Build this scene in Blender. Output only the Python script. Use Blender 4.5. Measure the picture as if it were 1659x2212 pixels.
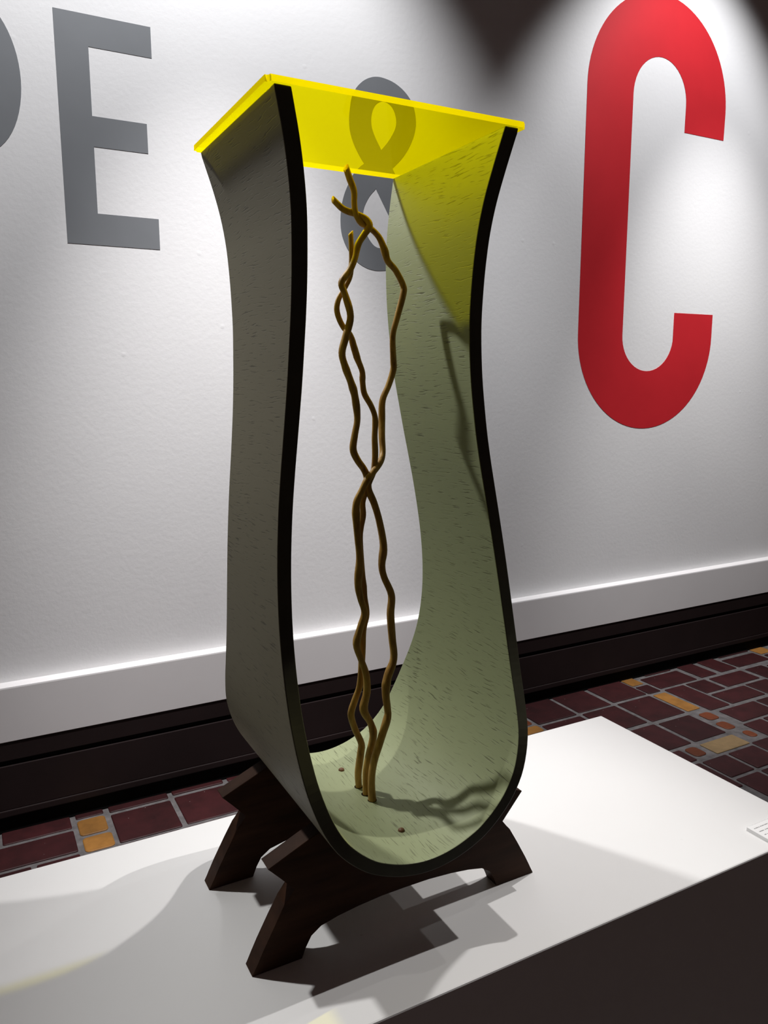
import bpy, bmesh, math, random
from mathutils import Vector, Matrix

# ------------------------------------------------------------------ clear
for o in list(bpy.data.objects):
    bpy.data.objects.remove(o, do_unlink=True)
scene = bpy.context.scene
COL = scene.collection
random.seed(7)

# ------------------------------------------------------------------ camera
EYE = 1.45                                    # camera height above the floor (m)
YAW, PITCH, ROLL, FPX = 0.4926838, 0.16568431, -0.00322176, 1687.7
cam_data = bpy.data.cameras.new('camera')
cam = bpy.data.objects.new('camera', cam_data)
COL.objects.link(cam)
scene.camera = cam
cam_data.sensor_fit = 'VERTICAL'
cam_data.sensor_height = 36.0
cam_data.lens = 36.0 * FPX / 2212.0
cam_data.clip_start = 0.05
cy_, sy_, cp_, sp_ = math.cos(YAW), math.sin(YAW), math.cos(PITCH), math.sin(PITCH)
cr_, sr_ = math.cos(ROLL), math.sin(ROLL)
Rz = Matrix(((cy_, -sy_, 0), (sy_, cy_, 0), (0, 0, 1)))
Bm = Matrix(((1, 0, 0), (0, -sp_, -cp_), (0, cp_, -sp_)))
Rr = Matrix(((cr_, -sr_, 0), (sr_, cr_, 0), (0, 0, 1)))
Rm = Rr @ Bm @ Rz                              # rows: right, down, forward
right, down, fwd = Rm[0], Rm[1], Rm[2]
M = Matrix.Identity(4)
for i in range(3):
    M[i][0], M[i][1], M[i][2] = right[i], -down[i], -fwd[i]
M[2][3] = EYE
cam.matrix_world = M

# ------------------------------------------------------------------ world, lights, exposure
world = bpy.data.worlds.new('world')
scene.world = world
world.use_nodes = True
world.node_tree.nodes['Background'].inputs['Color'].default_value = (1.0, 0.66, 0.60, 1)
world.node_tree.nodes['Background'].inputs['Strength'].default_value = 0.030

vs = scene.view_settings
vs.view_transform = 'Standard'
vs.look = 'None'
vs.exposure = 0.0
vs.gamma = 1.0
vs.use_curve_mapping = False

def spot(name, pos, target, watts, half_deg, radius, blend=0.4, col=(1, 1, 1)):
    l = bpy.data.lights.new(name, 'SPOT')
    l.energy = watts
    l.color = col
    l.spot_size = math.radians(half_deg * 2)
    l.spot_blend = blend
    l.shadow_soft_size = radius
    o = bpy.data.objects.new(name, l)
    COL.objects.link(o)
    o.location = pos
    o.rotation_euler = (Vector(target) - Vector(pos)).to_track_quat('-Z', 'Y').to_euler()
    return o

# ceiling track spots over the plinth
SC = (0.43, 0.84, 1.05)
spot('track_spot_east', (1.06, 1.20, 3.7), (0.72, 0.88, 0.80), 128, 22, 0.018, 1.0, (1.0, 0.97, 0.95))
spot('track_spot_far_east', (1.93, 0.76, 3.7), (0.26, 0.86, 0.85), 138, 17, 0.018, 0.7, (1.0, 0.97, 0.95))
spot('track_spot_end', (2.47, 1.157, 3.7), (0.40, 0.86, 0.85), 20, 14, 0.018, 0.6, (1.0, 0.97, 0.95))
spot('flood_west', (-0.06, 1.72, 2.52), (0.34, 0.87, 1.45), 84, 25, 0.034, 1.0, (1.0, 0.985, 0.965))
# ceiling track spots washing the wall, then two added low fills
spot('wall_spot_west', (0.68, 1.75, 3.95), (0.68, 2.68, 1.7), 230, 41.5, 0.03, 0.6, (0.98, 0.98, 1.0))
spot('wall_spot_east', (2.92, 1.75, 3.95), (2.92, 2.68, 1.7), 172, 34.5, 0.03, 0.6, (0.98, 0.98, 1.0))
spot('low_wall_fill_west', (0.85, 1.75, 3.95), (0.85, 2.68, -0.1), 540, 19.5, 0.03, 1.0, (1.0, 0.97, 0.97))  # added fill, brightens the lower wall to flatten the falloff
spot('low_wall_fill_east', (3.2, 1.75, 3.95), (3.2, 2.68, 0.7), 370, 20.5, 0.03, 1.0, (1.0, 0.98, 0.98))  # added fill for the lower wall on the east side

# ------------------------------------------------------------------ helpers
def new_mat(name):
    m = bpy.data.materials.new(name)
    m.use_nodes = True
    nt = m.node_tree
    return m, nt, nt.nodes['Principled BSDF']

def N(nt, t, **kw):
    n = nt.nodes.new(t)
    for k, v in kw.items():
        if k in n.inputs:
            n.inputs[k].default_value = v
        else:
            setattr(n, k, v)
    return n

def ramp(nt, stops, interp='LINEAR'):
    r = nt.nodes.new('ShaderNodeValToRGB')
    r.color_ramp.interpolation = interp
    e = r.color_ramp.elements
    while len(e) > 1:
        e.remove(e[-1])
    e[0].position, e[0].color = stops[0][0], stops[0][1]
    for p, c in stops[1:]:
        x = e.new(p)
        x.color = c
    return r

def g(v):
    return (v, v, v, 1)

def simple(name, color, rough=0.5, spec=0.5, noise=None, bump=None):
    """noise = (scale, amount): slight tone variation; bump = (scale, strength)"""
    m, nt, b = new_mat(name)
    b.inputs['Base Color'].default_value = (*color, 1)
    b.inputs['Roughness'].default_value = rough
    b.inputs['Specular IOR Level'].default_value = spec
    tc = N(nt, 'ShaderNodeTexCoord')
    if noise:
        n = N(nt, 'ShaderNodeTexNoise', Scale=noise[0], Detail=6.0, Roughness=0.6)
        nt.links.new(tc.outputs['Object'], n.inputs['Vector'])
        lo = tuple(c * (1 - noise[1]) for c in color) + (1,)
        hi = tuple(min(1, c * (1 + noise[1])) for c in color) + (1,)
        r = ramp(nt, [(0.3, lo), (0.7, hi)])
        nt.links.new(n.outputs['Fac'], r.inputs['Fac'])
        nt.links.new(r.outputs['Color'], b.inputs['Base Color'])
    if bump:
        n2 = N(nt, 'ShaderNodeTexNoise', Scale=bump[0], Detail=4.0)
        nt.links.new(tc.outputs['Object'], n2.inputs['Vector'])
        bp = N(nt, 'ShaderNodeBump', Strength=bump[1], Distance=0.002)
        nt.links.new(n2.outputs['Fac'], bp.inputs['Height'])
        nt.links.new(bp.outputs['Normal'], b.inputs['Normal'])
    return m

def link(name, me, mat=None, parent=None, loc=None):
    o = bpy.data.objects.new(name, me)
    COL.objects.link(o)
    if mat is not None:
        me.materials.append(mat)
    if parent is not None:
        o.parent = parent
    if loc is not None:
        o.location = loc
    return o

def from_bm(name, bm, mat=None, parent=None, loc=None, smooth=False):
    bmesh.ops.recalc_face_normals(bm, faces=bm.faces)
    me = bpy.data.meshes.new(name)
    bm.to_mesh(me)
    bm.free()
    if smooth:
        for p in me.polygons:
            p.use_smooth = True
    return link(name, me, mat, parent, loc)

def bm_box(bm, x0, x1, y0, y1, z0, z1):
    vs_ = [bm.verts.new((x, y, z)) for x in (x0, x1) for y in (y0, y1) for z in (z0, z1)]
    for f in ((0, 1, 3, 2), (4, 6, 7, 5), (0, 4, 5, 1), (2, 3, 7, 6), (0, 2, 6, 4), (1, 5, 7, 3)):
        bm.faces.new([vs_[i] for i in f])

def box(name, x0, x1, y0, y1, z0, z1, mat, parent=None, bevel=0.0):
    bm = bmesh.new()
    bm_box(bm, x0, x1, y0, y1, z0, z1)
    if bevel:
        bmesh.ops.bevel(bm, geom=bm.edges[:], offset=bevel, segments=2, affect='EDGES', profile=0.6)
    return from_bm(name, bm, mat, parent)

def tag(o, label=None, cat=None, group=None, kind=None):
    if label: o['label'] = label
    if cat: o['category'] = cat
    if group: o['group'] = group
    if kind: o['kind'] = kind
    return o

def prism(name, pts, y0, y1, mat, parent=None, bevel=0.0):
    """pts: outline in XZ, extruded from y0 to y1"""
    bm = bmesh.new()
    a = [bm.verts.new((x, y0, z)) for x, z in pts]
    b = [bm.verts.new((x, y1, z)) for x, z in pts]
    bm.faces.new(a)
    bm.faces.new(b[::-1])
    n = len(pts)
    for i in range(n):
        bm.faces.new((a[i], b[i], b[(i + 1) % n], a[(i + 1) % n]))
    if bevel:
        bmesh.ops.bevel(bm, geom=bm.edges[:], offset=bevel, segments=1, affect='EDGES')
    return from_bm(name, bm, mat, parent)

def flat_shape(name, loops, depth, mat, y):
    """filled outline (with holes) standing in the XZ plane, depth thick, its back on y"""
    cu = bpy.data.curves.new(name, 'CURVE')
    cu.dimensions = '2D'
    cu.fill_mode = 'BOTH'
    cu.extrude = depth / 2
    for lp in loops:
        s = cu.splines.new('POLY')
        s.points.add(len(lp) - 1)
        for p, (x, z) in zip(s.points, lp):
            p.co = (x, z, 0, 1)
        s.use_cyclic_u = True
    tmp = bpy.data.objects.new('tmp', cu)
    COL.objects.link(tmp)
    dg = bpy.context.evaluated_depsgraph_get()
    me = bpy.data.meshes.new_from_object(tmp.evaluated_get(dg))
    bpy.data.objects.remove(tmp, do_unlink=True)
    bpy.data.curves.remove(cu)
    me.name = name
    me.transform(Matrix.Translation((0, y - depth / 2, 0)) @ Matrix.Rotation(math.pi / 2, 4, 'X'))
    me.materials.clear()
    return link(name, me, mat)

def arc(cx, cz, rx, rz, a0, a1, n):
    return [(cx + rx * math.cos(math.radians(a0 + (a1 - a0) * i / n)),
             cz + rz * math.sin(math.radians(a0 + (a1 - a0) * i / n))) for i in range(n + 1)]

def catmull(pts, sub):
    out = []
    P = [Vector(p) for p in pts]
    P = [P[0] * 2 - P[1]] + P + [P[-1] * 2 - P[-2]]
    for i in range(1, len(P) - 2):
        for k in range(sub):
            t = k / sub
            a, b, c, d = P[i - 1], P[i], P[i + 1], P[i + 2]
            out.append(0.5 * (2 * b + (c - a) * t + (2 * a - 5 * b + 4 * c - d) * t * t + (3 * b - a - 3 * c + d) * t ** 3))
    out.append(P[-2])
    return out

# ------------------------------------------------------------------ materials
def wall_paint():
    m, nt, b = new_mat('wall_paint')
    tc = N(nt, 'ShaderNodeTexCoord')
    n1 = N(nt, 'ShaderNodeTexNoise', Scale=1.3, Detail=4.0)
    r = ramp(nt, [(0.3, (0.74, 0.74, 0.745, 1)), (0.7, (0.80, 0.80, 0.80, 1))])
    nt.links.new(tc.outputs['Object'], n1.inputs['Vector'])
    nt.links.new(n1.outputs['Fac'], r.inputs['Fac'])
    nt.links.new(r.outputs['Color'], b.inputs['Base Color'])
    b.inputs['Roughness'].default_value = 0.55
    b.inputs['Specular IOR Level'].default_value = 0.25
    # roller texture and a few filler bumps
    n2 = N(nt, 'ShaderNodeTexNoise', Scale=60.0, Detail=4.0, Roughness=0.6)
    v = N(nt, 'ShaderNodeTexVoronoi', Scale=5.5)
    r2 = ramp(nt, [(0.015, g(0.35)), (0.05, g(0))])
    add = N(nt, 'ShaderNodeMath', operation='MULTIPLY_ADD')
    add.inputs[1].default_value = 0.5
    bp = N(nt, 'ShaderNodeBump', Strength=0.35, Distance=0.003)
    nt.links.new(tc.outputs['Object'], n2.inputs['Vector'])
    nt.links.new(tc.outputs['Object'], v.inputs['Vector'])
    nt.links.new(v.outputs['Distance'], r2.inputs['Fac'])
    nt.links.new(n2.outputs['Fac'], add.inputs[0])
    nt.links.new(r2.outputs['Color'], add.inputs[2])
    nt.links.new(add.outputs[0], bp.inputs['Height'])
    nt.links.new(bp.outputs['Normal'], b.inputs['Normal'])
    return m

M_WALL = wall_paint()
M_TRIM = simple('trim_paint', (0.74, 0.725, 0.725), 0.45, 0.3, (2.0, 0.03))
M_BASE = simple('dark_baseboard', (0.015, 0.0085, 0.0085), 0.55, 0.3, (3.0, 0.2))
M_TOE = simple('black_toe', (0.004, 0.004, 0.004), 0.8, 0.1)
M_GREY = simple('grey_letter_paint', (0.175, 0.185, 0.197), 0.55, 0.3, (3.0, 0.06))
M_RED = simple('red_letter_paint', (0.53, 0.018, 0.026), 0.5, 0.3, (3.0, 0.06))
M_MORTAR = simple('floor_mortar', (0.115, 0.107, 0.107), 0.85, 0.2, (25.0, 0.35), (120, 0.6))
M_STAND = None

def tile_mat(name, c, var=0.35):
    m, nt, b = new_mat(name)
    tc = N(nt, 'ShaderNodeTexCoord')
    oi = N(nt, 'ShaderNodeObjectInfo')
    n = N(nt, 'ShaderNodeTexNoise', Scale=14.0, Detail=5.0, Roughness=0.65)
    n.noise_dimensions = '4D'
    nt.links.new(tc.outputs['Object'], n.inputs['Vector'])
    mul = N(nt, 'ShaderNodeMath', operation='MULTIPLY')
    mul.inputs[1].default_value = 37.0
    nt.links.new(oi.outputs['Random'], mul.inputs[0])
    nt.links.new(mul.outputs[0], n.inputs['W'])
    r = ramp(nt, [(0.3, tuple(x * (1 - var) for x in c) + (1,)), (0.7, tuple(x * (1 + var) for x in c) + (1,))])
    nt.links.new(n.outputs['Fac'], r.inputs['Fac'])
    hs = N(nt, 'ShaderNodeHueSaturation')
    vr = N(nt, 'ShaderNodeMapRange')
    vr.inputs['To Min'].default_value = 0.75
    vr.inputs['To Max'].default_value = 1.3
    nt.links.new(oi.outputs['Random'], vr.inputs['Value'])
    nt.links.new(vr.outputs['Result'], hs.inputs['Value'])
    nt.links.new(r.outputs['Color'], hs.inputs['Color'])
    # pale grit specks
    v = N(nt, 'ShaderNodeTexVoronoi', Scale=28.0)
    nt.links.new(tc.outputs['Object'], v.inputs['Vector'])
    rv = ramp(nt, [(0.03, g(1)), (0.06, g(0))])
    nt.links.new(v.outputs['Distance'], rv.inputs['Fac'])
    mx = N(nt, 'ShaderNodeMix', data_type='RGBA')
    nt.links.new(rv.outputs['Color'], mx.inputs[0])
    nt.links.new(hs.outputs['Color'], mx.inputs[6])
    mx.inputs[7].default_value = (0.14, 0.11, 0.105, 1)
    nt.links.new(mx.outputs[2], b.inputs['Base Color'])
    b.inputs['Roughness'].default_value = 0.6
    b.inputs['Specular IOR Level'].default_value = 0.25
    bp = N(nt, 'ShaderNodeBump', Strength=0.3, Distance=0.002)
    nt.links.new(n.outputs['Fac'], bp.inputs['Height'])
    nt.links.new(bp.outputs['Normal'], b.inputs['Normal'])
    return m

M_TRED = tile_mat('maroon_tile', (0.027, 0.0045, 0.0052))
M_TAMB = tile_mat('amber_tile', (0.22, 0.10, 0.022), 0.25)
M_TORG = tile_mat('orange_tile', (0.12, 0.030, 0.010), 0.2)
M_TTAN = tile_mat('tan_tile', (0.20, 0.135, 0.065), 0.2)

def sage_wood(name='sage_painted_wood', base=(0.300, 0.335, 0.190), pore=(0.15, 0.16, 0.085), bump=0.5):
    """sage green paint on open-grained bent plywood; UV = (arc length, across) in metres"""
    m, nt, b = new_mat(name)
    uv = N(nt, 'ShaderNodeUVMap')
    mp = N(nt, 'ShaderNodeMapping')
    mp.inputs['Scale'].default_value = (520, 34, 1)
    nt.links.new(uv.outputs['UV'], mp.inputs['Vector'])
    # slight waviness of the grain
    mpw = N(nt, 'ShaderNodeMapping')
    mpw.inputs['Scale'].default_value = (9, 9, 1)
    nt.links.new(uv.outputs['UV'], mpw.inputs['Vector'])
    nw = N(nt, 'ShaderNodeTexNoise', Scale=1.0, Detail=2.0)
    nt.links.new(mpw.outputs['Vector'], nw.inputs['Vector'])
    addv = N(nt, 'ShaderNodeMix', data_type='RGBA', blend_type='ADD')
    addv.inputs[0].default_value = 1.0
    sc = N(nt, 'ShaderNodeMix', data_type='RGBA', blend_type='MULTIPLY')
    sc.inputs[0].default_value = 1.0
    sc.inputs[7].default_value = (9, 0, 0, 1)
    nt.links.new(nw.outputs['Fac'], sc.inputs[6])
    nt.links.new(mp.outputs['Vector'], addv.inputs[6])
    nt.links.new(sc.outputs[2], addv.inputs[7])
    n = N(nt, 'ShaderNodeTexNoise', Scale=1.0, Detail=2.0, Roughness=0.5)
    nt.links.new(addv.outputs[2], n.inputs['Vector'])
    pores = ramp(nt, [(0.34, g(1)), (0.41, g(0))])
    nt.links.new(n.outputs['Fac'], pores.inputs['Fac'])
    # patches with more or fewer pores
    npt = N(nt, 'ShaderNodeTexNoise', Scale=1.3, Detail=2.0)
    nt.links.new(mpw.outputs['Vector'], npt.inputs['Vector'])
    patch = ramp(nt, [(0.35, g(0.25)), (0.65, g(1))])
    nt.links.new(npt.outputs['Fac'], patch.inputs['Fac'])
    pm = N(nt, 'ShaderNodeMath', operation='MULTIPLY')
    nt.links.new(pores.outputs['Color'], pm.inputs[0])
    nt.links.new(patch.outputs['Color'], pm.inputs[1])
    mx = N(nt, 'ShaderNodeMix', data_type='RGBA')
    nt.links.new(pm.outputs[0], mx.inputs[0])
    mx.inputs[6].default_value = (*base, 1)
    mx.inputs[7].default_value = (*pore, 1)
    nt.links.new(mx.outputs[2], b.inputs['Base Color'])
    b.inputs['Roughness'].default_value = 0.5
    b.inputs['Specular IOR Level'].default_value = 0.3
    inv = N(nt, 'ShaderNodeMath', operation='SUBTRACT')
    inv.inputs[0].default_value = 1.0
    nt.links.new(pm.outputs[0], inv.inputs[1])
    nf = N(nt, 'ShaderNodeTexNoise', Scale=0.35, Detail=3.0)
    nt.links.new(addv.outputs[2], nf.inputs['Vector'])
    ma = N(nt, 'ShaderNodeMath', operation='MULTIPLY_ADD')
    ma.inputs[1].default_value = 0.25
    nt.links.new(nf.outputs['Fac'], ma.inputs[0])
    nt.links.new(inv.outputs[0], ma.inputs[2])
    bp = N(nt, 'ShaderNodeBump', Strength=bump, Distance=0.0006)
    nt.links.new(ma.outputs[0], bp.inputs['Height'])
    nt.links.new(bp.outputs['Normal'], b.inputs['Normal'])
    return m

M_SAGE = sage_wood()
M_SAGE_OUT = sage_wood('sage_wood_outer_darker', (0.205, 0.190, 0.128), (0.11, 0.10, 0.066), 0.3)  # darker, browner tone for the outer faces of the band
M_EDGE = simple('dark_edge', (0.055, 0.055, 0.035), 0.5, 0.25, (30.0, 0.15))  # darker olive tone for the band's edges and end faces

def walnut():
    m, nt, b = new_mat('dark_walnut')
    tc = N(nt, 'ShaderNodeTexCoord')
    mp = N(nt, 'ShaderNodeMapping')
    mp.inputs['Scale'].default_value = (9, 40, 60)
    n = N(nt, 'ShaderNodeTexNoise', Scale=1.0, Detail=5.0, Roughness=0.6)
    r = ramp(nt, [(0.3, (0.022, 0.0085, 0.0035, 1)), (0.7, (0.050, 0.021, 0.010, 1))])
    nt.links.new(tc.outputs['Object'], mp.inputs['Vector'])
    nt.links.new(mp.outputs['Vector'], n.inputs['Vector'])
    nt.links.new(n.outputs['Fac'], r.inputs['Fac'])
    nt.links.new(r.outputs['Color'], b.inputs['Base Color'])
    b.inputs['Roughness'].default_value = 0.55
    b.inputs['Specular IOR Level'].default_value = 0.1
    return m

M_STAND = walnut()

def bark():
    m, nt, b = new_mat('willow_bark')
    tc = N(nt, 'ShaderNodeTexCoord')
    mp = N(nt, 'ShaderNodeMapping')
    mp.inputs['Scale'].default_value = (120, 120, 22)
    n = N(nt, 'ShaderNodeTexNoise', Scale=1.0, Detail=5.0, Roughness=0.65)
    r = ramp(nt, [(0.25, (0.13, 0.06, 0.013, 1)), (0.5, (0.38, 0.215, 0.048, 1)), (0.75, (0.56, 0.36, 0.10, 1))])
    nt.links.new(tc.outputs['Object'], mp.inputs['Vector'])
    nt.links.new(mp.outputs['Vector'], n.inputs['Vector'])
    nt.links.new(n.outputs['Fac'], r.inputs['Fac'])
    nt.links.new(r.outputs['Color'], b.inputs['Base Color'])
    b.inputs['Roughness'].default_value = 0.5
    b.inputs['Specular IOR Level'].default_value = 0.3
    bp = N(nt, 'ShaderNodeBump', Strength=0.4, Distance=0.0008)
    nt.links.new(n.outputs['Fac'], bp.inputs['Height'])
    nt.links.new(bp.outputs['Normal'], b.inputs['Normal'])
    return m

M_BARK = bark()
M_HOLE = simple('drilled_hole', (0.012, 0.008, 0.005), 0.9, 0.05)
M_PLUG = simple('wood_plug', (0.16, 0.075, 0.035), 0.5, 0.3, (200, 0.3))

def acrylic(name, tint, haze, edge):
    """fluorescent yellow acrylic: clear tinted body, part of the light scattered inside it"""
    m = bpy.data.materials.new(name)
    m.use_nodes = True
    nt = m.node_tree
    nt.nodes.remove(nt.nodes['Principled BSDF'])
    out = nt.nodes['Material Output']
    tr = N(nt, 'ShaderNodeBsdfTransparent', Color=(*tint, 1))
    tl = N(nt, 'ShaderNodeBsdfTranslucent', Color=(1.0, 0.86, 0.0, 1))
    df = N(nt, 'ShaderNodeBsdfDiffuse', Color=(0.95, 0.74, 0.0, 1))
    gl = N(nt, 'ShaderNodeBsdfGlossy', Roughness=0.08, Color=(1.0, 0.92, 0.1, 1))
    m1 = N(nt, 'ShaderNodeMixShader')
    m1.inputs[0].default_value = 0.05 if edge else 0.3
    nt.links.new(tl.outputs[0], m1.inputs[1])
    nt.links.new(df.outputs[0], m1.inputs[2])
    m2 = N(nt, 'ShaderNodeMixShader')
    m2.inputs[0].default_value = haze
    nt.links.new(tr.outputs[0], m2.inputs[1])
    nt.links.new(m1.outputs[0], m2.inputs[2])
    fr = N(nt, "ShaderNodeValue"); fr.outputs[0].default_value = 0.03
    m3 = N(nt, 'ShaderNodeMixShader')
    nt.links.new(fr.outputs[0], m3.inputs[0])
    nt.links.new(m2.outputs[0], m3.inputs[1])
    nt.links.new(gl.outputs[0], m3.inputs[2])
    nt.links.new(m3.outputs[0], out.inputs['Surface'])
    return m

M_ACR = acrylic('yellow_acrylic_face', (1.0, 0.95, 0.0), 0.10, False)
M_ACE = acrylic('yellow_acrylic_edge', (1.0, 0.88, 0.0), 0.9, True)

def plinth_paint():
    m, nt, b = new_mat('plinth_paint')
    tc = N(nt, 'ShaderNodeTexCoord')
    n1 = N(nt, 'ShaderNodeTexNoise', Scale=2.5, Detail=4.0)
    r = ramp(nt, [(0.3, (0.78, 0.78, 0.775, 1)), (0.7, (0.82, 0.82, 0.815, 1))])
    nt.links.new(tc.outputs['Object'], n1.inputs['Vector'])
    nt.links.new(n1.outputs['Fac'], r.inputs['Fac'])
    # scattered scuffs and specks of dirt
    v = N(nt, 'ShaderNodeTexVoronoi', Scale=17.0)
    rv = ramp(nt, [(0.018, g(1)), (0.04, g(0))])
    n2 = N(nt, 'ShaderNodeTexNoise', Scale=6.0, Detail=2.0)
    rn = ramp(nt, [(0.52, g(0)), (0.62, g(0.6))])
    mu = N(nt, 'ShaderNodeMath', operation='MULTIPLY')
    nt.links.new(tc.outputs['Object'], v.inputs['Vector'])
    nt.links.new(tc.outputs['Object'], n2.inputs['Vector'])
    nt.links.new(v.outputs['Distance'], rv.inputs['Fac'])
    nt.links.new(n2.outputs['Fac'], rn.inputs['Fac'])
    nt.links.new(rv.outputs['Color'], mu.inputs[0])
    nt.links.new(rn.outputs['Color'], mu.inputs[1])
    mx = N(nt, 'ShaderNodeMix', data_type='RGBA')
    nt.links.new(mu.outputs[0], mx.inputs[0])
    nt.links.new(r.outputs['Color'], mx.inputs[6])
    mx.inputs[7].default_value = (0.22, 0.20, 0.18, 1)
    nt.links.new(mx.outputs[2], b.inputs['Base Color'])
    b.inputs['Roughness'].default_value = 0.5
    b.inputs['Specular IOR Level'].default_value = 0.3
    return m

M_PLINTH = plinth_paint()

# ------------------------------------------------------------------ the setting
YW = 2.68                                     # face of the wall
wall = box('wall_back', -2.6, 6.6, YW, YW + 0.15, 0.28, 4.3, M_WALL)
tag(wall, kind='structure')

# white stepped ledge running along the foot of the wall
bm = bmesh.new()
prof = [(YW + 0.01, 0.4995), (2.640, 0.4985), (2.6365, 0.4965), (2.6355, 0.492), (2.6355, 0.3165), (2.640, 0.3135), (YW + 0.01, 0.3135)]
va = [bm.verts.new((-2.6, y, z)) for y, z in prof]
vb = [bm.verts.new((6.6, y, z)) for y, z in prof]
bm.faces.new(va); bm.faces.new(vb[::-1])
for i in range(len(prof)):
    j = (i + 1) % len(prof)
    bm.faces.new((va[i], vb[i], vb[j], va[j]))
trim = from_bm('trim_1', bm, M_TRIM)
tag(trim, kind='structure')

# dark baseboard below: plain rail, groove, panel, small moulding, black toe
baseboard = box('baseboard_back', -2.6, 6.6, 2.646, YW + 0.1, 0.0, 0.3135, M_TOE)
tag(baseboard, kind='structure')
box('rail', -2.6, 6.6, 2.6385, 2.647, 0.2520, 0.3133, M_BASE, baseboard)
box('panel', -2.6, 6.6, 2.6375, 2.647, 0.083, 0.2330, M_BASE, baseboard, 0.002)
box('moulding', -2.6, 6.6, 2.634, 2.647, 0.060, 0.0826, M_BASE, baseboard, 0.003)

# floor: mortar bed with every tile set into it
FLOOR = box('floor', -2.6, 6.6, -1.2, 2.9, -0.08, 0.0, M_MORTAR)
tag(FLOOR, kind='structure')

tile_cache = {}
def tile(x0, x1, y0, y1, mat, r=0.006):
    """x, y in units of eye height"""
    x0, x1, y0, y1 = x0 * EYE, x1 * EYE, y0 * EYE, y1 * EYE
    w, d = round(x1 - x0, 3), round(y1 - y0, 3)
    key = (w, d, mat.name, r)
    if key not in tile_cache:
        bm = bmesh.new()
        q = []
        for cx, cy, a in ((w / 2 - r, d / 2 - r, 0), (-w / 2 + r, d / 2 - r, 90), (-w / 2 + r, -d / 2 + r, 180), (w / 2 - r, -d / 2 + r, 270)):
            for k in range(4):
                t = math.radians(a + k * 30)
                q.append((cx + r * math.cos(t), cy + r * math.sin(t)))
        lo = [bm.verts.new((x, y, -0.01)) for x, y in q]
        mi = [bm.verts.new((x, y, 0.0025)) for x, y in q]
        hi = [bm.verts.new((x * (1 - 0.003 / w * 2), y * (1 - 0.003 / d * 2), 0.0042)) for x, y in q]
        n = len(q)
        for i in range(n):
            j = (i + 1) % n
            bm.faces.new((lo[i], lo[j], mi[j], mi[i]))
            bm.faces.new((mi[i], mi[j], hi[j], hi[i]))
        bm.faces.new(hi)
        me = bpy.data.meshes.new('tile')
        bm.to_mesh(me)
        bm.free()
        me.materials.append(mat)
        tile_cache[key] = me
    o = bpy.data.objects.new('tile', tile_cache[key])
    COL.objects.link(o)
    o.parent = FLOOR
    o.location = ((x0 + x1) / 2, (y0 + y1) / 2, random.uniform(-0.0008, 0.0008))

LAID = []
def T(x0, x1, y0, y1, m=None, r=0.006):
    LAID.append((x0, x1, y0, y1))
    tile(x0, x1, y0, y1, m or M_TRED, r)

# strip of floor between plinth and wall, west end
T(-.145, -.004, 1.773, 1.845); T(.004, .146, 1.773, 1.845)
T(-.145, .147, 1.673, 1.761)
T(.063, .148, 1.575, 1.662); T(-.06, .052, 1.575, 1.662)
T(.158, .219, 1.729, 1.797, M_TAMB, .014); T(.160, .222, 1.659, 1.719, M_TAMB, .014)
T(.159, .222, 1.590, 1.649, M_TORG, .014)
T(.158, .219, 1.806, 1.845)
T(.232, .369, 1.661, 1.788); T(.381, .508, 1.664, 1.796); T(.520, .652, 1.664, 1.797)
T(.232, .369, 1.80, 1.845); T(.381, .508, 1.808, 1.845); T(.520, .652, 1.808, 1.845)
T(.664, .796, 1.664, 1.80); T(.808, .94, 1.668, 1.805); T(.952, 1.085, 1.67, 1.81); T(1.097, 1.23, 1.68, 1.82); T(1.242, 1.30, 1.69, 1.83, M_TAMB)
# behind and beside the plinth, east end
T(1.425, 1.571, 1.693, 1.845); T(1.585, 1.717, 1.699, 1.845); T(1.733, 1.876, 1.706, 1.845)
T(1.31, 1.413, 1.76, 1.845); T(1.345, 1.413, 1.705, 1.748, M_TORG, .014); T(1.345, 1.415, 1.655, 1.694, M_TAMB, .012)
T(1.425, 1.571, 1.548, 1.681); T(1.585, 1.717, 1.552, 1.687); T(1.733, 1.872, 1.548, 1.692)
T(1.884, 1.934, 1.774, 1.832, M_TAMB); T(1.884, 1.937, 1.703, 1.762)
T(1.884, 1.938, 1.548, 1.688, M_TAMB)
T(1.890, 1.935, 1.471, 1.519, M_TORG, .017); T(1.882, 1.922, 1.404, 1.452, M_TORG, .018); T(1.902, 1.933, 1.339, 1.378, M_TORG, .019)
T(1.737, 1.865, 1.396, 1.530); T(1.732, 1.865, 1.318, 1.378, M_TTAN)
T(1.668, 1.710, 1.331, 1.379, M_TORG, .018)
T(1.60, 1.722, 1.396, 1.534); T(1.60, 1.656, 1.320, 1.382)
T(1.950, 2.124, 1.716, 1.806); T(1.990, 2.112, 1.818, 1.845)
T(2.148, 2.224, 1.718, 1.845); T(2.250, 2.331, 1.721, 1.845)
T(2.360, 2.520, 1.818, 1.845); T(2.345, 2.514, 1.724, 1.798)
T(2.532, 2.600, 1.774, 1.824, M_TAMB); T(2.532, 2.66, 1.70, 1.762)
T(2.160, 2.320, 1.622, 1.700); T(2.343, 2.43, 1.56, 1.700); T(2.444, 2.52, 1.56, 1.688)
T(2.052, 2.142, 1.618, 1.704); T(1.952, 2.040, 1.521, 1.703)
T(2.054, 2.212, 1.523, 1.604); T(2.224, 2.33, 1.523, 1.608)
T(1.968, 2.128, 1.420, 1.505); T(2.140, 2.30, 1.420, 1.505)
T(1.952, 2.03, 1.325, 1.408); T(2.042, 2.19, 1.325, 1.408)
T(1.655, 1.745, 1.214, 1.305); T(1.757, 1.858, 1.214, 1.305); T(1.870, 1.94, 1.214, 1.318)
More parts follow.
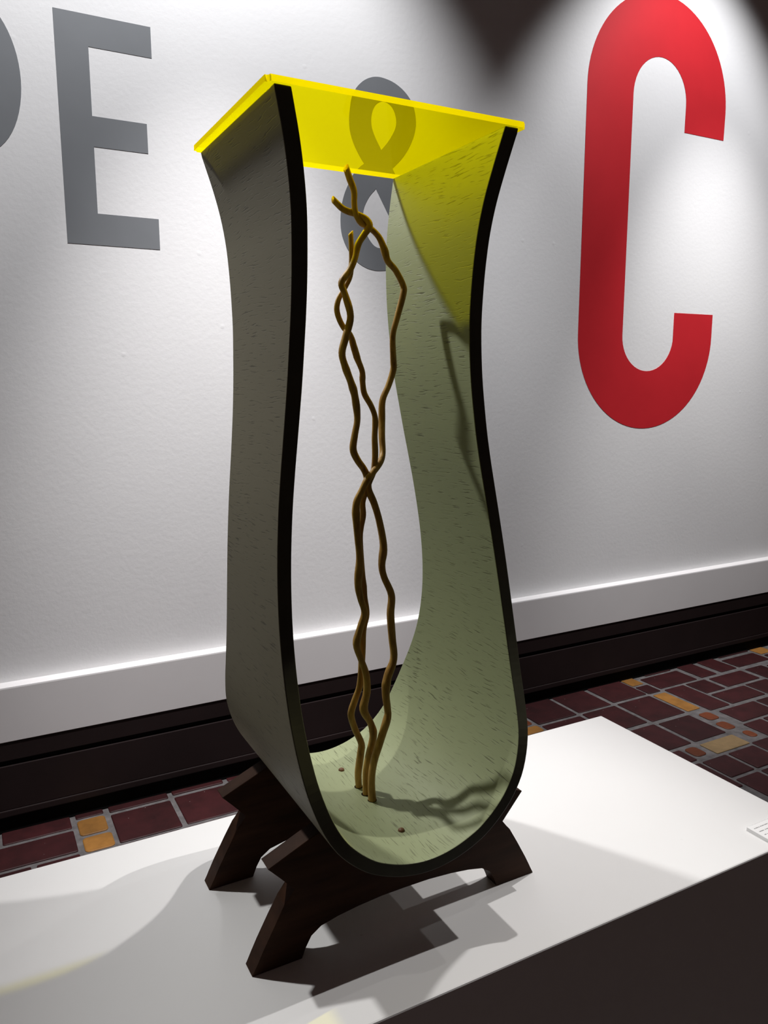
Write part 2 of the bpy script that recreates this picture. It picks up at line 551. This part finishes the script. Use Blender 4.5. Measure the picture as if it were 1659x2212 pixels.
T(1.655, 1.740, 1.09, 1.202); T(1.752, 1.86, 1.09, 1.202); T(1.872, 1.99, 1.09, 1.202)
T(1.952, 2.08, 1.214, 1.313); T(2.092, 2.22, 1.214, 1.313)
# the rest of the floor on the same module
def free(x0, x1, y0, y1):
    for a, b, c, d in LAID:
        if x0 < b + .006 and x1 > a - .006 and y0 < d + .006 and y1 > c - .006:
            return False
    return True
rows = [(1.70, 1.845), (1.555, 1.69), (1.41, 1.545), (1.265, 1.40), (1.12, 1.255), (0.975, 1.11)]
for ri, (c, d) in enumerate(rows):
    xs = -0.85 + 0.05 * ri
    while xs < 3.6:
        w = random.choice((.133, .133, .133, .08, .062))
        mm = M_TRED if w > .07 else random.choice((M_TAMB, M_TORG, M_TTAN, M_TRED))
        if free(xs, xs + w, c, d):
            T(xs, xs + w, c, d, mm)
            xs += w + .012
        else:
            xs += .02

# small tiles make up the gaps
for w, h in ((.133, .133), (.085, .133), (.133, .085), (.062, .062), (.085, .045), (.045, .085)):
    yy = 1.845 - h
    while yy > 1.0:
        xx = 0.0
        while xx < 2.75:
            if free(xx, xx + w, yy, yy + h) and len(LAID) < 290:
                T(xx, xx + w, yy, yy + h, M_TRED if w * h > .005 else random.choice((M_TRED, M_TRED, M_TAMB, M_TORG)))
            xx += .012
        yy -= .012

# ------------------------------------------------------------------ letters painted on the wall
LD = 0.0012
e = [(.3335, 2.5415), (.6167, 2.5415), (.6165, 2.4515), (.4283, 2.4515), (.4275, 2.2552), (.5913, 2.2552), (.5913, 2.1665),
     (.4273, 2.1665), (.4268, 1.970), (.6142, 1.970), (.614, 1.875), (.3325, 1.875)]
o = flat_shape('wall_letter', [e], LD, M_GREY, YW + .0002)
tag(o, 'large grey capital letter E painted on the white wall', 'letter', 'lettering on the wall')

pz, ph, px = 2.325, 0.2165, 0.105
P_out = [(-.055, 1.875), (.040, 1.875), (.040, pz - ph)] + [(px, pz - ph)] + arc(px, pz, .1285, ph, -85, 85, 28) + [(px, pz + ph), (-.055, pz + ph)]
P_in = [(.040, pz - ph + .09), (px - .01, pz - ph + .09)] + arc(px - .01, pz, .046, ph - .09, -80, 80, 14) + [(px - .01, pz + ph - .09), (.040, pz + ph - .09)]
o = flat_shape('wall_letter', [P_out, P_in], LD, M_GREY, YW + .0002)
tag(o, 'grey capital letter P cut off by the picture edge, beside the E', 'letter', 'lettering on the wall')

cx, zt, zb = 2.829, 2.672, 1.653
C_out = ([(2.990, 1.763), (2.990, zb)] + arc(cx, zb, .162, .160, 0, -180, 24)[1:] + arc(cx, zt, .162, .172, 180, 0, 24) +
         [(2.990, 2.557), (3.2505, 2.557)] + arc(cx, zt, .4235, .424, 0, 180, 48) + arc(cx, zb, .4245, .425, 180, 360, 48) + [(3.2535, 1.763)])
o = flat_shape('wall_letter', [C_out], LD, M_RED, YW + .0002)
tag(o, 'tall red capital letter C painted on the white wall', 'letter', 'lettering on the wall')

def smooth2(pts, sub=4):
    return [(v.x, v.y) for v in catmull([(a, b, 0) for a, b in pts], sub)]
up = [(1.3609, 2.2293), (1.3379, 2.2604), (1.3173, 2.2967), (1.3052, 2.3337), (1.3023, 2.3683), (1.3052, 2.4036), (1.3137, 2.4463),
      (1.3317, 2.4805), (1.359, 2.5075), (1.3843, 2.522), (1.4097, 2.530), (1.4396, 2.5312), (1.4784, 2.5245), (1.5134, 2.5096),
      (1.5399, 2.4906), (1.5601, 2.4676), (1.5714, 2.4431), (1.5773, 2.415), (1.5775, 2.3858), (1.5694, 2.3518), (1.5515, 2.3128),
      (1.5269, 2.2767), (1.5046, 2.252), (1.4779, 2.2269)]
leg = [(1.5023, 2.1874), (1.605, 2.012), (1.640, 2.105), (1.735, 2.075), (1.672, 1.915), (1.697, 1.875), (1.580, 1.875), (1.558, 1.905)]
low = [(1.530, 1.885), (1.495, 1.868), (1.4325, 1.8591), (1.3971, 1.8588), (1.3622, 1.8671), (1.3278, 1.8854), (1.2983, 1.9166),
       (1.2776, 1.9517), (1.2663, 1.9871), (1.2639, 2.0303), (1.2687, 2.074), (1.2796, 2.1145), (1.2968, 2.1521), (1.3161, 2.1865),
       (1.3395, 2.2124), (1.3609, 2.2293)]
h1 = [(1.4321, 2.2848), (1.4064, 2.3263), (1.3938, 2.3566), (1.391, 2.3845), (1.3963, 2.4136), (1.4113, 2.4388), (1.4371, 2.4525),
      (1.4652, 2.447), (1.4848, 2.4267), (1.4945, 2.3958), (1.4914, 2.3702), (1.4803, 2.347), (1.4606, 2.3173), (1.4321, 2.2848)]
h2 = [(1.4089, 2.1479), (1.3814, 2.1177), (1.3618, 2.083), (1.3551, 2.0532), (1.357, 2.0167), (1.3675, 1.9882), (1.3847, 1.9618),
      (1.4042, 1.9447), (1.4262, 1.940), (1.465, 1.946), (1.503, 1.968), (1.509, 1.982)]
o = flat_shape('wall_letter', [smooth2(up) + leg + smooth2(low)[:-1], smooth2(h1)[:-1], smooth2(h2)], LD, M_GREY, YW + .0002)
tag(o, 'grey ampersand painted on the white wall behind the yellow plate', 'letter', 'lettering on the wall')

# ------------------------------------------------------------------ plinth
U = 0.65
PT = EYE - U                                  # plinth top, 0.80 m
bm = bmesh.new()
bm_box(bm, -0.42, 1.0615, 0.6265, 1.0765, 0.05, PT)
bmesh.ops.bevel(bm, geom=[e_ for e_ in bm.edges], offset=0.0022, segments=2, affect='EDGES', profile=0.5)
plinth = bpy.data.objects.new('display_plinth', None)
COL.objects.link(plinth)
plinth.location = (0.32, 0.85, 0)
tag(plinth, 'white painted rectangular display plinth under the vase sculpture', 'plinth')
body = from_bm('body', bm, M_PLINTH)
body.parent = plinth; body.matrix_parent_inverse = Matrix.Translation((-0.32, -0.85, 0))
kick = box('kick_base', -0.39, 1.0315, 0.6565, 1.0465, 0.0045, 0.052, M_TOE)
kick.parent = plinth; kick.matrix_parent_inverse = Matrix.Translation((-0.32, -0.85, 0))

# caption card
def card_mat():
    m, nt, b = new_mat('card_print')
    tc = N(nt, 'ShaderNodeTexCoord')
    sp = N(nt, 'ShaderNodeSeparateXYZ')
    nt.links.new(tc.outputs['Object'], sp.inputs['Vector'])
    # printed lines of tiny type across the card
    mu = N(nt, 'ShaderNodeMath', operation='MULTIPLY'); mu.inputs[1].default_value = 118.0
    fr = N(nt, 'ShaderNodeMath', operation='FRACT')
    nt.links.new(sp.outputs['Y'], mu.inputs[0]); nt.links.new(mu.outputs[0], fr.inputs[0])
    r1 = ramp(nt, [(0.36, g(0)), (0.40, g(1)), (0.56, g(1)), (0.60, g(0))])
    nt.links.new(fr.outputs[0], r1.inputs['Fac'])
    mp = N(nt, 'ShaderNodeMapping'); mp.inputs['Scale'].default_value = (520, 60, 1)
    nt.links.new(tc.outputs['Object'], mp.inputs['Vector'])
    n = N(nt, 'ShaderNodeTexNoise', Scale=1.0, Detail=1.0)
    nt.links.new(mp.outputs['Vector'], n.inputs['Vector'])
    r2 = ramp(nt, [(0.38, g(0)), (0.46, g(1))])
    nt.links.new(n.outputs['Fac'], r2.inputs['Fac'])
    gx = N(nt, 'ShaderNodeMath', operation='GREATER_THAN'); gx.inputs[1].default_value = -0.035
    nt.links.new(sp.outputs['X'], gx.inputs[0])
    gz = N(nt, 'ShaderNodeMath', operation='GREATER_THAN'); gz.inputs[1].default_value = 0.0049
    nt.links.new(sp.outputs['Z'], gz.inputs[0])
    a = N(nt, 'ShaderNodeMath', operation='MULTIPLY'); b2 = N(nt, 'ShaderNodeMath', operation='MULTIPLY'); c = N(nt, 'ShaderNodeMath', operation='MULTIPLY')
    nt.links.new(r1.outputs['Color'], a.inputs[0]); nt.links.new(r2.outputs['Color'], a.inputs[1])
    nt.links.new(a.outputs[0], b2.inputs[0]); nt.links.new(gx.outputs[0], b2.inputs[1])
    nt.links.new(b2.outputs[0], c.inputs[0]); nt.links.new(gz.outputs[0], c.inputs[1])
    mx = N(nt, 'ShaderNodeMix', data_type='RGBA')
    mx.inputs[6].default_value = (0.86, 0.86, 0.86, 1)
    mx.inputs[7].default_value = (0.30, 0.30, 0.30, 1)
    nt.links.new(c.outputs[0], mx.inputs[0])
    nt.links.new(mx.outputs[2], b.inputs['Base Color'])
    b.inputs['Roughness'].default_value = 0.6
    return m

bm = bmesh.new()
bm_box(bm, -0.041, 0.041, -0.0205, 0.0205, 0.0, 0.005)
card = from_bm('caption_card', bm, card_mat(), None, (0.963 + 0.041, 0.6755 - 0.0205, PT + 0.0001))
tag(card, 'small white foam-board caption card lying near the plinth corner', 'card')

# ------------------------------------------------------------------ the sculpture
ROOT = bpy.data.objects.new('vase_sculpture', None)
COL.objects.link(ROOT)
ROOT.location = (0.6605 * U, 1.297 * U, PT)
tag(ROOT, 'sage green bent-wood vase sculpture with yellow acrylic top, twigs inside', 'sculpture')

# profile table: height, centre drift, half depth, half width of the inner face (units of U, origin at the foot)
TAB = [(.412, .6354, .190, .1872), (.40, .6354, .1880, .1839), (.35, .6358, .1792, .1714), (.30, .6355, .1705, .1612),
       (.25, .6350, .1634, .1546), (.20, .6346, .1572, .1518), (.15, .6345, .1518, .1510), (.10, .6348, .1465, .1521),
       (.05, .6356, .1425, .1553), (0, .6372, .1390, .1598), (-.05, .6394, .1358, .1659), (-.10, .6416, .1335, .1727),
       (-.15, .6443, .1322, .1803), (-.20, .6473, .1322, .1880), (-.25, .6505, .1332, .1949), (-.30, .6537, .1351, .2009),
       (-.35, .6567, .1383, .2057), (-.40, .6592, .1434, .2092), (-.45, .6612, .1511, .2113), (-.50, .6623, .1621, .2119),
       (-.55, .6624, .1771, .2109), (-.60, .6620, .1970, .2075), (-.65, .6613, .2170, .2000), (-.70, .6608, .2290, .1842),
       (-.74, .6605, .2320, .1635), (-.77, .6605, .2325, .1385), (-.795, .6605, .2325, .1085), (-.8085, .6605, .2325, .0830),
       (-.8185, .6605, .2325, .0560), (-.8248, .6605, .2325, .0280)]
left = [(xc - hw - .6605, z + 1, hd) for z, xc, hd, hw in TAB]
rightp = [(xc + hw - .6605, z + 1, hd) for z, xc, hd, hw in reversed(TAB)]
ctrl = left + [(0.0, .1730, .2325)] + rightp
path = catmull(ctrl, 4)                        # (x, z, half depth)
NP = len(path)
inner, outer, arcl = [], [], [0.0]
for i, p in enumerate(path):
    a, b = path[max(0, i - 1)], path[min(NP - 1, i + 1)]
    t = Vector((b.x - a.x, b.y - a.y)).normalized()
    n = Vector((t.y, -t.x))                    # to the outside of the U (path runs left top > bottom > right top)
    if i == 0 or i == NP - 1:
        n = Vector((-1 if i == 0 else 1, 0))
    h = p.y
    th = .0232 if h < .45 else .0232 + (.0262 - .0232) * min(1, (h - .45) / .7)
    inner.append(Vector((p.x, p.y)))
    q = Vector((p.x, p.y)) + n * th
    outer.append(q)
    if i:
        arcl.append(arcl[-1] + (inner[-1] - inner[-2]).length)
# make sure the offset really goes outward at the bottom
mid = NP // 2
if outer[mid].y > inner[mid].y:
    outer = [inner[i] * 2 - outer[i] for i in range(NP)]
outer[0].y = inner[0].y; outer[-1].y = inner[-1].y

bm = bmesh.new()
uvl = bm.loops.layers.uv.new('UVMap')
NJ = 10
gi, go = [], []
for i in range(NP):
    hd = path[i].z
    ri, ro = [], []
    for j in range(NJ + 1):
        y = -hd + 2 * hd * j / NJ
        ri.append(bm.verts.new((inner[i].x * U, y * U, inner[i].y * U)))
        ro.append(bm.verts.new((outer[i].x * U, y * U, outer[i].y * U)))
    gi.append(ri); go.append(ro)
def quad(vs4, uvs, mi):
    f = bm.faces.new(vs4)
    f.material_index = mi
    f.smooth = True
    for l, uvv in zip(f.loops, uvs):
        l[uvl].uv = uvv
for i in range(NP - 1):
    s0, s1 = arcl[i] * U, arcl[i + 1] * U
    for j in range(NJ):
        y0, y1 = gi[i][j].co.y, gi[i][j + 1].co.y
        y2, y3 = gi[i + 1][j].co.y, gi[i + 1][j + 1].co.y
        quad((gi[i][j], gi[i][j + 1], gi[i + 1][j + 1], gi[i + 1][j]), ((s0, y0), (s0, y1), (s1, y3), (s1, y2)), 0)
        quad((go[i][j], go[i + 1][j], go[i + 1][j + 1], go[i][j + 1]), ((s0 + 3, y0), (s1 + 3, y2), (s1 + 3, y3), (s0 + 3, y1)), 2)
    for j, fl in ((0, False), (NJ, True)):
        v4 = (gi[i][j], gi[i + 1][j], go[i + 1][j], go[i][j])
        f = bm.faces.new(v4 if not fl else v4[::-1]); f.material_index = 1; f.smooth = False
for i in (0, NP - 1):
    for j in range(NJ):
        f = bm.faces.new((gi[i][j], gi[i][j + 1], go[i][j + 1], go[i][j])); f.material_index = 1
bmesh.ops.recalc_face_normals(bm, faces=bm.faces)
for e_ in bm.edges:
    if len(e_.link_faces) == 2 and (e_.link_faces[0].material_index != e_.link_faces[1].material_index):
        e_.smooth = False
me = bpy.data.meshes.new('curved_body')
bm.to_mesh(me); bm.free()
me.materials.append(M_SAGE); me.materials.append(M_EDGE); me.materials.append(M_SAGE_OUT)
bodyo = link('curved_body', me, None, ROOT)
tag(bodyo, 'sage green bent-wood band in the outline of a vase')
bv = bodyo.modifiers.new('soft_edges', 'BEVEL')
bv.width = 0.0011; bv.segments = 2; bv.limit_method = 'ANGLE'; bv.angle_limit = math.radians(50)

# yellow acrylic plate
zpl = 1.4125 * U
xl, xr, ypf, ypb = (.4095 - .6605) * U, (.8635 - .6605) * U, -.1935 * U, .1945 * U
bm = bmesh.new()
bm_box(bm, xl, xr, ypf, ypb, zpl, zpl + .0092 * U)
bmesh.ops.bevel(bm, geom=[e_ for e_ in bm.edges if abs(e_.verts[0].co.z - e_.verts[1].co.z) > 0.003], offset=0.004, segments=3, affect='EDGES')
bmesh.ops.recalc_face_normals(bm, faces=bm.faces)
for f in bm.faces:
    f.material_index = 0 if abs(f.normal.z) > 0.7 else 1
me = bpy.data.meshes.new('top_plate')
bm.to_mesh(me); bm.free()
me.materials.append(M_ACR); me.materials.append(M_ACE)
plate = link('top_plate', me, None, ROOT)
tag(plate, 'see-through fluorescent yellow acrylic top plate')

# cradle boards
def outer_z(x):
    best = None
    pts = [(p.x, p.y) for p in outer if p.y < .45]
    for (xa, za), (xb, zb_) in zip(pts, pts[1:]):
        if (xa - x) * (xb - x) <= 0 and xa != xb:
            z = za + (zb_ - za) * (x - xa) / (xb - xa)
            best = z if best is None else min(best, z)
    return best
half = []
# from the middle of the cradle outwards (right half), then round the arm, foot and arch back to the middle
xs = [i * .172 / 14 for i in range(15)]
half += [(x, outer_z(x) - .0005) for x in xs]
half += [(.268, .190), (.2195, .138)]
half += [(.2395, .1155), (.2580, .0830), (.2800, .0430), (.2915, .0200), (.3020, 0.0)]
half += [(.2100, 0.0), (.2035, .0200), (.1925, .0390), (.1730, .0520), (.1400, .0585), (.1000, .0640), (.0500, .0680)]
outline = [(x, z) for x, z in half] + [(0, .0685)] + [(-x, z) for x, z in reversed(half[1:])]
for y0, y1, lab in ((1.148, 1.184, 'front cradle board'), (1.410, 1.446, 'rear cradle board')):
    prism('cradle_board', [(x * U, z * U) for x, z in outline], (y0 - 1.297) * U, (y1 - 1.297) * U, M_STAND, ROOT, 0.0006)['label'] = 'dark walnut ' + lab

# wooden plugs over the screws
for yy in (-.131, .131):
    bm = bmesh.new()
    bmesh.ops.create_uvsphere(bm, u_segments=20, v_segments=10, radius=0.0042)
    for v in bm.verts:
        v.co.z *= 0.75
        v.co.x *= 1 + .05 * math.sin(v.co.y * 900)
    tag(from_bm('screw_plug', bm, M_PLUG, ROOT, (0.0, yy * U, .1735 * U), True), 'small round brown wooden plug')

# twisted willow twigs
TA = [(0.0012, -0.0065, 0.1126),(-0.0, -0.0069, 0.14),(0.0034, -0.0073, 0.1657),(0.0126, -0.0078, 0.1924),(0.0232, -0.0078, 0.2224),(0.0232, -0.0078, 0.2357),(0.0209, -0.0078, 0.2556),(0.0237, -0.0072, 0.2761),(0.0333, -0.0065, 0.2998),(0.0315, -0.0058, 0.3275),(0.0296, -0.005, 0.359),(0.0314, -0.0041, 0.3837),(0.0218, -0.0028, 0.4075),(0.019, -0.0019, 0.4237),(0.0221, -0.0006, 0.4476),(0.0175, 0.0011, 0.4781),(0.0108, 0.0029, 0.5022),(0.004, 0.0047, 0.5186),(0.0038, 0.0062, 0.5322),(-0.0001, 0.007, 0.5432),(-0.0099, 0.0062, 0.5562),(-0.0158, 0.0054, 0.5695),(-0.0136, 0.0043, 0.5879),(-0.0109, 0.0031, 0.6061),(-0.0145, 0.0015, 0.6315),(-0.0197, 0.0005, 0.6478),(-0.0281, -0.0008, 0.6672),(-0.0325, -0.0018, 0.683),(-0.0277, -0.003, 0.7021),(-0.0217, -0.0032, 0.7248),(-0.0282, -0.0032, 0.7485),(-0.0324, -0.0026, 0.762),(-0.0215, -0.002, 0.7763),(-0.0144, -0.0015, 0.7903),(-0.0098, -0.0008, 0.806),(-0.0025, -0.0032, 0.818),(0.0028, -0.0055, 0.8265),(0.0003, -0.0027, 0.8343),(-0.01, 0.0039, 0.8404),(-0.0228, 0.0098, 0.8454),(-0.0344, 0.0135, 0.8557)]
TB = [(0.0008, 0.011, 0.113),(-0.0005, 0.0088, 0.1438),(0.0027, 0.007, 0.1661),(0.0088, 0.0049, 0.1943),(0.0051, 0.0041, 0.213),(-0.0057, 0.0032, 0.2353),(-0.0015, 0.002, 0.2585),(-0.003, 0.0009, 0.2827),(-0.0098, 0.0005, 0.3031),(-0.0164, 0.0003, 0.3251),(-0.0107, 0.0, 0.3471),(-0.0052, -0.0002, 0.365),(-0.0106, -0.0004, 0.3843),(-0.0138, -0.0006, 0.4031),(-0.0119, -0.0016, 0.4354),(-0.0145, -0.0025, 0.4596),(-0.0173, -0.0035, 0.4876),(-0.0169, -0.0044, 0.5053),(-0.0107, -0.0051, 0.5185),(-0.0031, -0.0052, 0.5317),(0.0102, 0.0013, 0.542),(0.0243, 0.0111, 0.5518),(0.033, 0.0212, 0.5622),(0.0361, 0.0288, 0.5827),(0.0389, 0.0339, 0.6037),(0.0389, 0.0317, 0.6265),(0.0463, 0.0291, 0.6454),(0.0515, 0.0264, 0.6644),(0.0496, 0.0231, 0.6774),(0.0451, 0.0161, 0.7048),(0.048, 0.0104, 0.7264),(0.0532, 0.0049, 0.7531),(0.053, 0.0045, 0.7639),(0.0422, 0.0038, 0.7809),(0.0314, 0.0033, 0.7908),(0.0263, 0.003, 0.8041),(0.0191, 0.0028, 0.8173),(0.007, 0.0026, 0.8265),(-0.0031, 0.0024, 0.8307),(-0.011, 0.002, 0.84),(-0.0129, 0.002, 0.8514),(-0.0131, 0.002, 0.8648),(-0.0184, 0.002, 0.8774),(-0.023, 0.002, 0.8891)]
TC = [(0.0009, 0.0325, 0.1117),(-0.0012, 0.0301, 0.134),(0.001, 0.0269, 0.162),(0.0012, 0.0251, 0.1785),(-0.0088, 0.023, 0.2017),(-0.0152, 0.021, 0.2238),(-0.0103, 0.019, 0.2432),(-0.0041, 0.017, 0.2623),(-0.0029, 0.0149, 0.2841),(-0.0017, 0.0142, 0.3103),(-0.0006, 0.0134, 0.3374),(0.0039, 0.0128, 0.3584),(0.0005, 0.0122, 0.3809),(-0.0021, 0.0117, 0.4054),(-0.0042, 0.0111, 0.4355),(-0.0055, 0.0105, 0.4593),(-0.0042, 0.0102, 0.4727),(-0.0011, 0.0099, 0.4871),(-0.0023, 0.0085, 0.503),(0.0012, 0.0063, 0.5174),(0.0049, 0.0046, 0.5289),(0.011, 0.0052, 0.5399),(0.0134, 0.0059, 0.5511),(0.0142, 0.006, 0.5642),(0.0137, 0.0061, 0.5829),(0.0146, 0.0063, 0.6054),(0.0096, 0.0064, 0.62),(0.0004, 0.0065, 0.6351),(-0.002, 0.0067, 0.6494),(-0.0024, 0.0068, 0.662),(-0.0084, 0.0069, 0.6764),(-0.0131, 0.007, 0.6906),(-0.0179, 0.0071, 0.7046),(-0.0278, 0.0072, 0.7148),(-0.0343, 0.0072, 0.7303),(-0.0322, 0.0072, 0.744),(-0.0232, 0.0072, 0.7586),(-0.0167, 0.0079, 0.771),(-0.0141, 0.0089, 0.7866),(-0.0135, 0.0098, 0.8006),(-0.0137, 0.0111, 0.8204)]
def twig(pts, r0, r1, seed):
    rnd = random.Random(seed)
    pts = [(pts[0][0], pts[0][1], pts[0][2] - 0.006)] + pts
    path_ = catmull(pts, 5)
    n = len(path_)
    bm = bmesh.new()
    K = 12
    rings = []
    up_ = Vector((1, 0, 0))
    knots = sorted(rnd.sample(range(8, n - 8), 9))
    for i, p in enumerate(path_):
        t = (path_[min(n - 1, i + 1)] - path_[max(0, i - 1)]).normalized()
        up_ = (up_ - t * up_.dot(t)).normalized()
        w = t.cross(up_)
        s = i / (n - 1)
        r = r0 + (r1 - r0) * s
        r *= 1 + .05 * math.sin(i * .35 + seed) + .04 * math.sin(i * .13 + seed * 2)
        for k in knots:
            r *= 1 + .14 * math.exp(-((i - k) / 1.6) ** 2)
        if i == 0: r *= .98
        rings.append([bm.verts.new(p + (up_ * math.cos(a) + w * math.sin(a)) * r * (1 + .05 * math.sin(3 * a + seed)))
                      for a in (2 * math.pi * k / K for k in range(K))])
    for i in range(n - 1):
        for k in range(K):
            bm.faces.new((rings[i][k], rings[i][(k + 1) % K], rings[i + 1][(k + 1) % K], rings[i + 1][k]))
    bm.faces.new(rings[0][::-1]); bm.faces.new(rings[-1])
    # slanted cut at the tip
    tip = rings[-1]
    for k, v in enumerate(tip):
        v.co += (path_[-1] - path_[-3]).normalized() * (.003 * math.cos(2 * math.pi * k / K))
    return tag(from_bm('willow_twig', bm, M_BARK, ROOT, None, True), 'twisting golden brown willow twig')
twig(TA, .0051, .0036, 1)
twig(TB, .0047, .0036, 2)
twig(TC, .0047, .0030, 3)
# drilled holes the twigs stand in
for (x, y, z), r in ((TA[0], .0060), (TB[0], .0060), (TC[0], .0058)):
    bm = bmesh.new()
    lo = [bm.verts.new((r * math.cos(a), r * math.sin(a), -.0015)) for a in (2 * math.pi * k / 24 for k in range(24))]
    hi = [bm.verts.new((r * math.cos(a), r * math.sin(a), .0004)) for a in (2 * math.pi * k / 24 for k in range(24))]
    for k in range(24):
        bm.faces.new((lo[k], lo[(k + 1) % 24], hi[(k + 1) % 24], hi[k]))
    bm.faces.new(hi); bm.faces.new(lo[::-1])
    from_bm('drilled_hole', bm, M_HOLE, ROOT, (x, y + .0004, .1730 * U))
